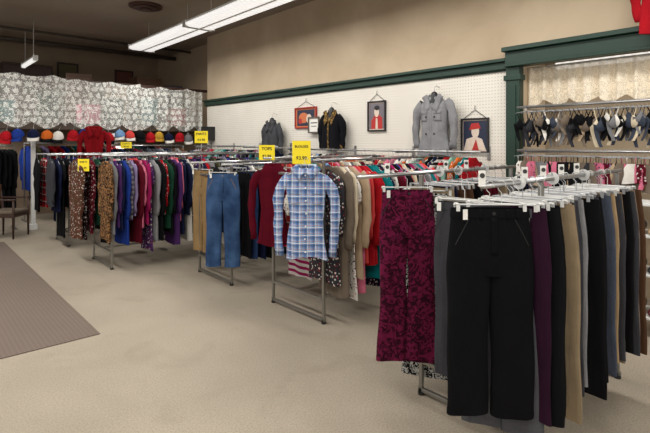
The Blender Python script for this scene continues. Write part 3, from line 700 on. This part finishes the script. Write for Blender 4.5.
for y in (-.6, .6):
    mb = MB()
    for xx in (-.17, .17): mb.box((xx-.012, y-.012, 0), (xx+.012, y+.012, 1.1))
    obj('upright', mb, WHITEP, parent=e)
for z in (.15, .5, .82, 1.08):
    mb = MB(); mb.box((-.18, -.62, z), (.18, .62, z+.02)); obj('shelf', mb, WHITEP, parent=e, bevel=.003)
def shoe_mesh():
    mb = MB(); rings = []
    for k, (y, hw, h) in enumerate(((-.13, .012, .02), (-.12, .032, .035), (-.09, .044, .045), (-.04, .046, .055), (0, .04, .075), (.05, .036, .1), (.1, .036, .1), (.13, .03, .09), (.14, .01, .05))):
        rings.append([(hw*math.cos(a), y, .004+h*(.5+.5*math.sin(a))) for a in [2*PI*q/16 for q in range(16)]])
    mb.loft(rings, True, True); return smooth(mb, 'shoe')
SM = shoe_mesh()
for z in (.17, .52, .84):
    for i in range(9):
        yy = .22+.13*i
        cn = R.choice(['black', 'brown', 'tan', 'black', 'maroon', 'navy', 'black'])
        obj('shoe', SM, plain('leather_'+cn, PAL[cn], .4), (4.72, yy, z), -PI/2, label=f'{cn} leather low shoe on the white shelf', cat='shoe', group='shoes on the white shelves')
garment('sweater', 'red', 'plain', (4.93, 1.11, 3.40), -PI/2, 'high wall display', where='upper wall')
mb = MB(); mb.tube([(5.2, 1.11, 3.40), (4.91, 1.11, 3.40)], .008); obj('wall_peg', smooth(mb, 'peg'), CHROME, label='chrome wall peg holding a red sweater', cat='peg')

# ------------------------------------------------------------------ mezzanine
struct('floor_mezzanine', (-7, 10.15, 1.86), (5.55, 13.5, 1.98), plain('mezz_wood', (90, 74, 58), .8, 0, .2, 5))
struct('trim_4', (-7, 10.1, 1.86), (5.5, 10.15, 1.98), plain('fascia_wood', (70, 56, 44), .6, 0, .2, 6))
e = empty('balcony_railing', (2.2, 10.2, 1.98), label='dark wooden balcony railing behind the lace', cat='railing')
mb = MB(); mb.box((-4, -.02, .80), (3.3, .04, .86)); obj('top_rail', mb, DWOOD, parent=e)
for i in range(14):
    mb = MB(); x = -3.9+i*.55; mb.box((x-.012, -.01, 0), (x+.012, .02, .80)); obj('baluster', mb, DWOOD, parent=e)
for i, (a, b) in enumerate(((-.6, 1.0), (.98, 2.36), (2.34, 3.78), (3.76, 5.17))):
    curtain('lace_curtain', -(b-a)/2, (b-a)/2, 1.95-.01*i, 2.9-.03*i, LACE, 'white floral lace panel draped over the balcony railing', ((a+b)/2, 10.05-.012*(i % 2), 0), 0, wave=.028, freq=20, seed=i, scal=.12, sf=6.5, drop=.03, top=.05)
mb = MB(); mb.box((-.035, -.035, 0), (.035, .035, 1.86)); mb.box((-.06, -.06, 0), (.06, .06, .1)); obj('support_post', mb, WHITEP, (1.84, 10.2, 0), label='slim white post supporting the mezzanine', cat='post', bevel=.004)
def carton(x, y, w, d, h, mat, lab, z=1.98):
    e = empty('storage_box', (x, y, z), R.uniform(-.2, .2), label=lab, cat='box')
    mb = MB(); mb.box((-w/2, -d/2, 0), (w/2, d/2, h)); obj('box_body', mb, mat, parent=e, bevel=.01)
    mb = MB(); mb.box((-w/2-.01, -d/2-.01, h-.06), (w/2+.01, d/2+.01, h+.005)); obj('lid', mb, mat, parent=e, bevel=.005)
for x, w, h, cn in ((.6, .4, .5, 'forest green'), (1.4, .4, .4, 'teal'), (2.15, .35, .6, 'forest green'), (2.9, .35, .4, 'pink'), (3.4, .3, .55, 'forest green'), (4.1, .35, .6, 'teal'), (4.8, .3, .4, 'red')):
    carton(x, 10.6, w, .4, h, plain('box_'+cn, PAL[cn], .6), f'{cn} storage box stacked on the mezzanine floor')
for x, w, h, cn in ((3.0, .5, 1.15, 'brown'), (3.75, .45, 1.0, 'tan'), (4.5, .6, 1.2, 'brown'), (5.15, .4, 1.05, 'slate')):
    carton(x, 11.7, w, .45, h, plain('box_'+cn, PAL[cn], .6), f'tall {cn} storage box standing on the mezzanine floor')
def upframe(x, z, w, h, mat, lab):
    e = empty('framed_picture', (x, 13.5, z), 0, label=lab, cat='picture')
    mb = MB(); mb.box((-w/2, -.03, -h/2), (w/2, 0, h/2)); obj('frame', mb, DWOOD, parent=e, bevel=.006)
    mb = MB(); mb.box((-w/2+.05, -.036, -h/2+.05), (w/2-.05, -.03, h/2-.05)); obj('artwork', mb, mat, parent=e)
upframe(4.6, 3.4, .5, .4, plain('art_brown', (110, 60, 50)), 'dark-framed reddish picture on the rear wall'); upframe(3.2, 3.4, .5, .5, plain('art_olive', (100, 90, 60)), 'dark-framed olive picture on the rear wall')
e = empty('cabinet', (2.2, 13.0, 1.98), label='tall brown wooden cabinet standing on the mezzanine', cat='cabinet')
mb = MB(); mb.box((-.5, -.25, 0), (.5, .25, 1.45)); obj('body', mb, DWOOD, parent=e, bevel=.01)
for sx in (-.25, .25):
    mb = MB(); mb.box((sx-.23, -.27, .05), (sx+.23, -.25, 1.4)); obj('door', mb, DWOOD, parent=e, bevel=.01)
# caps
def cap_meshes():
    S = 1.18
    mb = MB(); rings = []
    for j in range(8):
        a = j/7*PI/2*.97; r = .088*math.cos(a)
        rings.append([(S*r*.95*math.cos(k*2*PI/24), S*r*1.1*math.sin(k*2*PI/24), S*.115*math.sin(a)) for k in range(24)])
    mb.loft(rings, False, True); crown = smooth(mb, 'crown')
    mb = MB(); mb.grid(lambda u, v: (S*(.085*math.cos(PI+PI*u))*(1-.08*v), S*(-.03-.055*math.sin(PI*u)-v*.06*math.sin(PI*(.12+.76*u))), S*(-.004-.03*v*abs(2*u-1)**2-.035*v)), 16, 5); brim = smooth(mb, 'brim')
    mb = MB(); mb.disc((0, 0, S*.115), .01, 10, 'z', .008); btn = smooth(mb, 'btn')
    return crown, brim, btn
CR, BM, BT = cap_meshes()
capc = ['black', 'navy', 'red', 'royal blue', 'navy', 'orange', 'white', 'red', 'royal blue', 'maroon', 'red', 'sky blue', 'coral', 'black', 'red', 'mustard', 'navy', 'red', 'grey', 'black']
x = .95
for i, cn in enumerate(capc):
    c2 = R.choice([cn, cn, 'white', 'black']); zz = 1.72+R.uniform(-.06, .03)
    e = empty('baseball_cap', (x+R.uniform(-.03, .03), 9.95+R.uniform(-.02, .02), zz), R.uniform(-.5, .5)-.3, label=f'{cn} baseball cap hung in the row below the mezzanine', cat='cap', group='baseball caps along the mezzanine edge')
    e.rotation_euler = (R.uniform(.1, .4), R.uniform(-.15, .15), e.rotation_euler[2])
    obj('crown', CR, fab(cn), parent=e); obj('brim', BM, fab(c2), parent=e, thick=.003); obj('top_button', BT, fab(cn), parent=e)
    mb = MB(); mb.tube([(0, .03, .125), (0, .09, .17), (0, .17, .2)], .003); obj('hook', smooth(mb, 'hk'), CHROME, parent=e)
    x += .213
e = empty('coat_stand', (2.7, 9.6, 0), label='chrome coat stand holding a red coat', cat='stand')
mb = MB(); mb.tube([(0, 0, .03), (0, 0, 1.92)], .015); obj('pole', smooth(mb, 'p'), CHROME, parent=e)
mb = MB(); mb.disc((0, 0, .015), .16, 24, 'z', .03); obj('base', mb, CHROME, parent=e)
hero_top('coat', 'red wool coat hanging high on a display stand', 'coat', fabric((120, 12, 20)), (2.7, 9.5, 1.95), -.5, w=.4, L=.78, th=.05, sl=.6, collar='lapel', buttons=3, bmat=INK, seed=41, hm=BLACKP, out=.04, waist=.82, r=.05)
def single_rack(x0, x1, y, z, lab):
    e = empty('garment_rack', ((x0+x1)/2, y, 0), label=lab, cat='clothes rack'); h = (x1-x0)/2
    for x in (-h, h):
        mb = MB(); mb.tube([(x, 0, .03), (x, 0, z)], .014); mb.box((x-.015, -.25, 0), (x+.015, .25, .03)); obj('end_frame', mb, STEEL, parent=e)
    mb = MB(); mb.tube([(-h, 0, z), (h, 0, z)], .0125); obj('rail', smooth(mb, 'r'), CHROME, parent=e)
single_rack(2.95, 4.5, 9.6, 1.55, 'single-rail rack of dark coats under the mezzanine')
fill(3.0, 4.45, 9.6, 1.55, .09, ['coat', 'coat', 'sweater'], ['black', 'navy', 'charcoal', 'brown', 'black', 'maroon', 'slate', 'grey'], ['plain', 'melange'], 'coats on the single-rail rack', 'single-rail rack', base=-PI/2+.25)
single_rack(.7, 1.6, 10.6, 1.55, 'single-rail rack of black coats behind the white post')
fill(.78, 1.56, 10.6, 1.55, .1, ['coat'], ['black', 'black', 'black', 'navy'], ['plain'], 'black coats behind the post', 'rear single-rail rack', base=-PI/2+.3)
single_rack(1.9, 4.8, 11.4, 1.6, 'long single-rail rack deep under the mezzanine')
fill(1.95, 4.7, 11.4, 1.6, .13, ['coat', 'shirt', 'sweater'], mix, ['plain'], 'clothes deep under the mezzanine', 'deep single-rail rack', base=-PI/2+.3)
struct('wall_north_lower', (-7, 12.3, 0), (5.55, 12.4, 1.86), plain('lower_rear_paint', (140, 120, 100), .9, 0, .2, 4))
fixture(1.4, 10.5, 12.0, z=1.8, w=.14, power=14, stems=False)  # added lamp to lift the dark space under the mezzanine, not a real fixture
fixture(3.6, 10.5, 12.0, z=1.8, w=.14, power=14, stems=False)  # companion lamp, likewise added only to brighten below the mezzanine
e = empty('chair', (1.38, 9.65, 0), .9, label='dark wooden armchair with brown upholstered seat', cat='chair')
for sx in (-.22, .22):
    for sy, h in ((-.2, .64), (.22, .88)):
        mb = MB(); mb.tube([(sx, sy, 0), (sx, sy, .4), (sx, sy+(.06 if sy > 0 else 0), h)], [.014, .02, .017], 8); obj('leg', smooth(mb, 'leg'), DWOOD, parent=e)
    mb = MB(); mb.box((sx-.025, -.24, .64), (sx+.025, .25, .665)); obj('armrest', mb, DWOOD, parent=e, bevel=.006)
mb = MB(); mb.box((-.23, -.22, .36), (.23, .22, .41)); obj('seat_frame', mb, DWOOD, parent=e, bevel=.005)
mb = MB(); mb.box((-.22, -.21, .41), (.22, .21, .47)); obj('cushion', mb, fab('taupe'), parent=e, bevel=.02)
mb = MB(); mb.box((-.23, .25, .5), (.23, .28, .88)); obj('backrest', mb, fab('brown'), parent=e, bevel=.012)

# ------------------------------------------------------------------ world & camera
w = bpy.data.worlds.new('World'); scene.world = w; w.use_nodes = True
w.node_tree.nodes['Background'].inputs[0].default_value = (1, .97, .93, 1); w.node_tree.nodes['Background'].inputs[1].default_value = .9
cam = bpy.data.cameras.new('camera'); co_ = bpy.data.objects.new('camera', cam); COL.objects.link(co_)
cam.lens = 26.4; cam.sensor_width = 36; cam.shift_y = -.113; cam.clip_start = .05
co_.location = (0, 0, H); co_.rotation_euler = (PI/2, 0, math.radians(-41.7))
scene.camera = co_
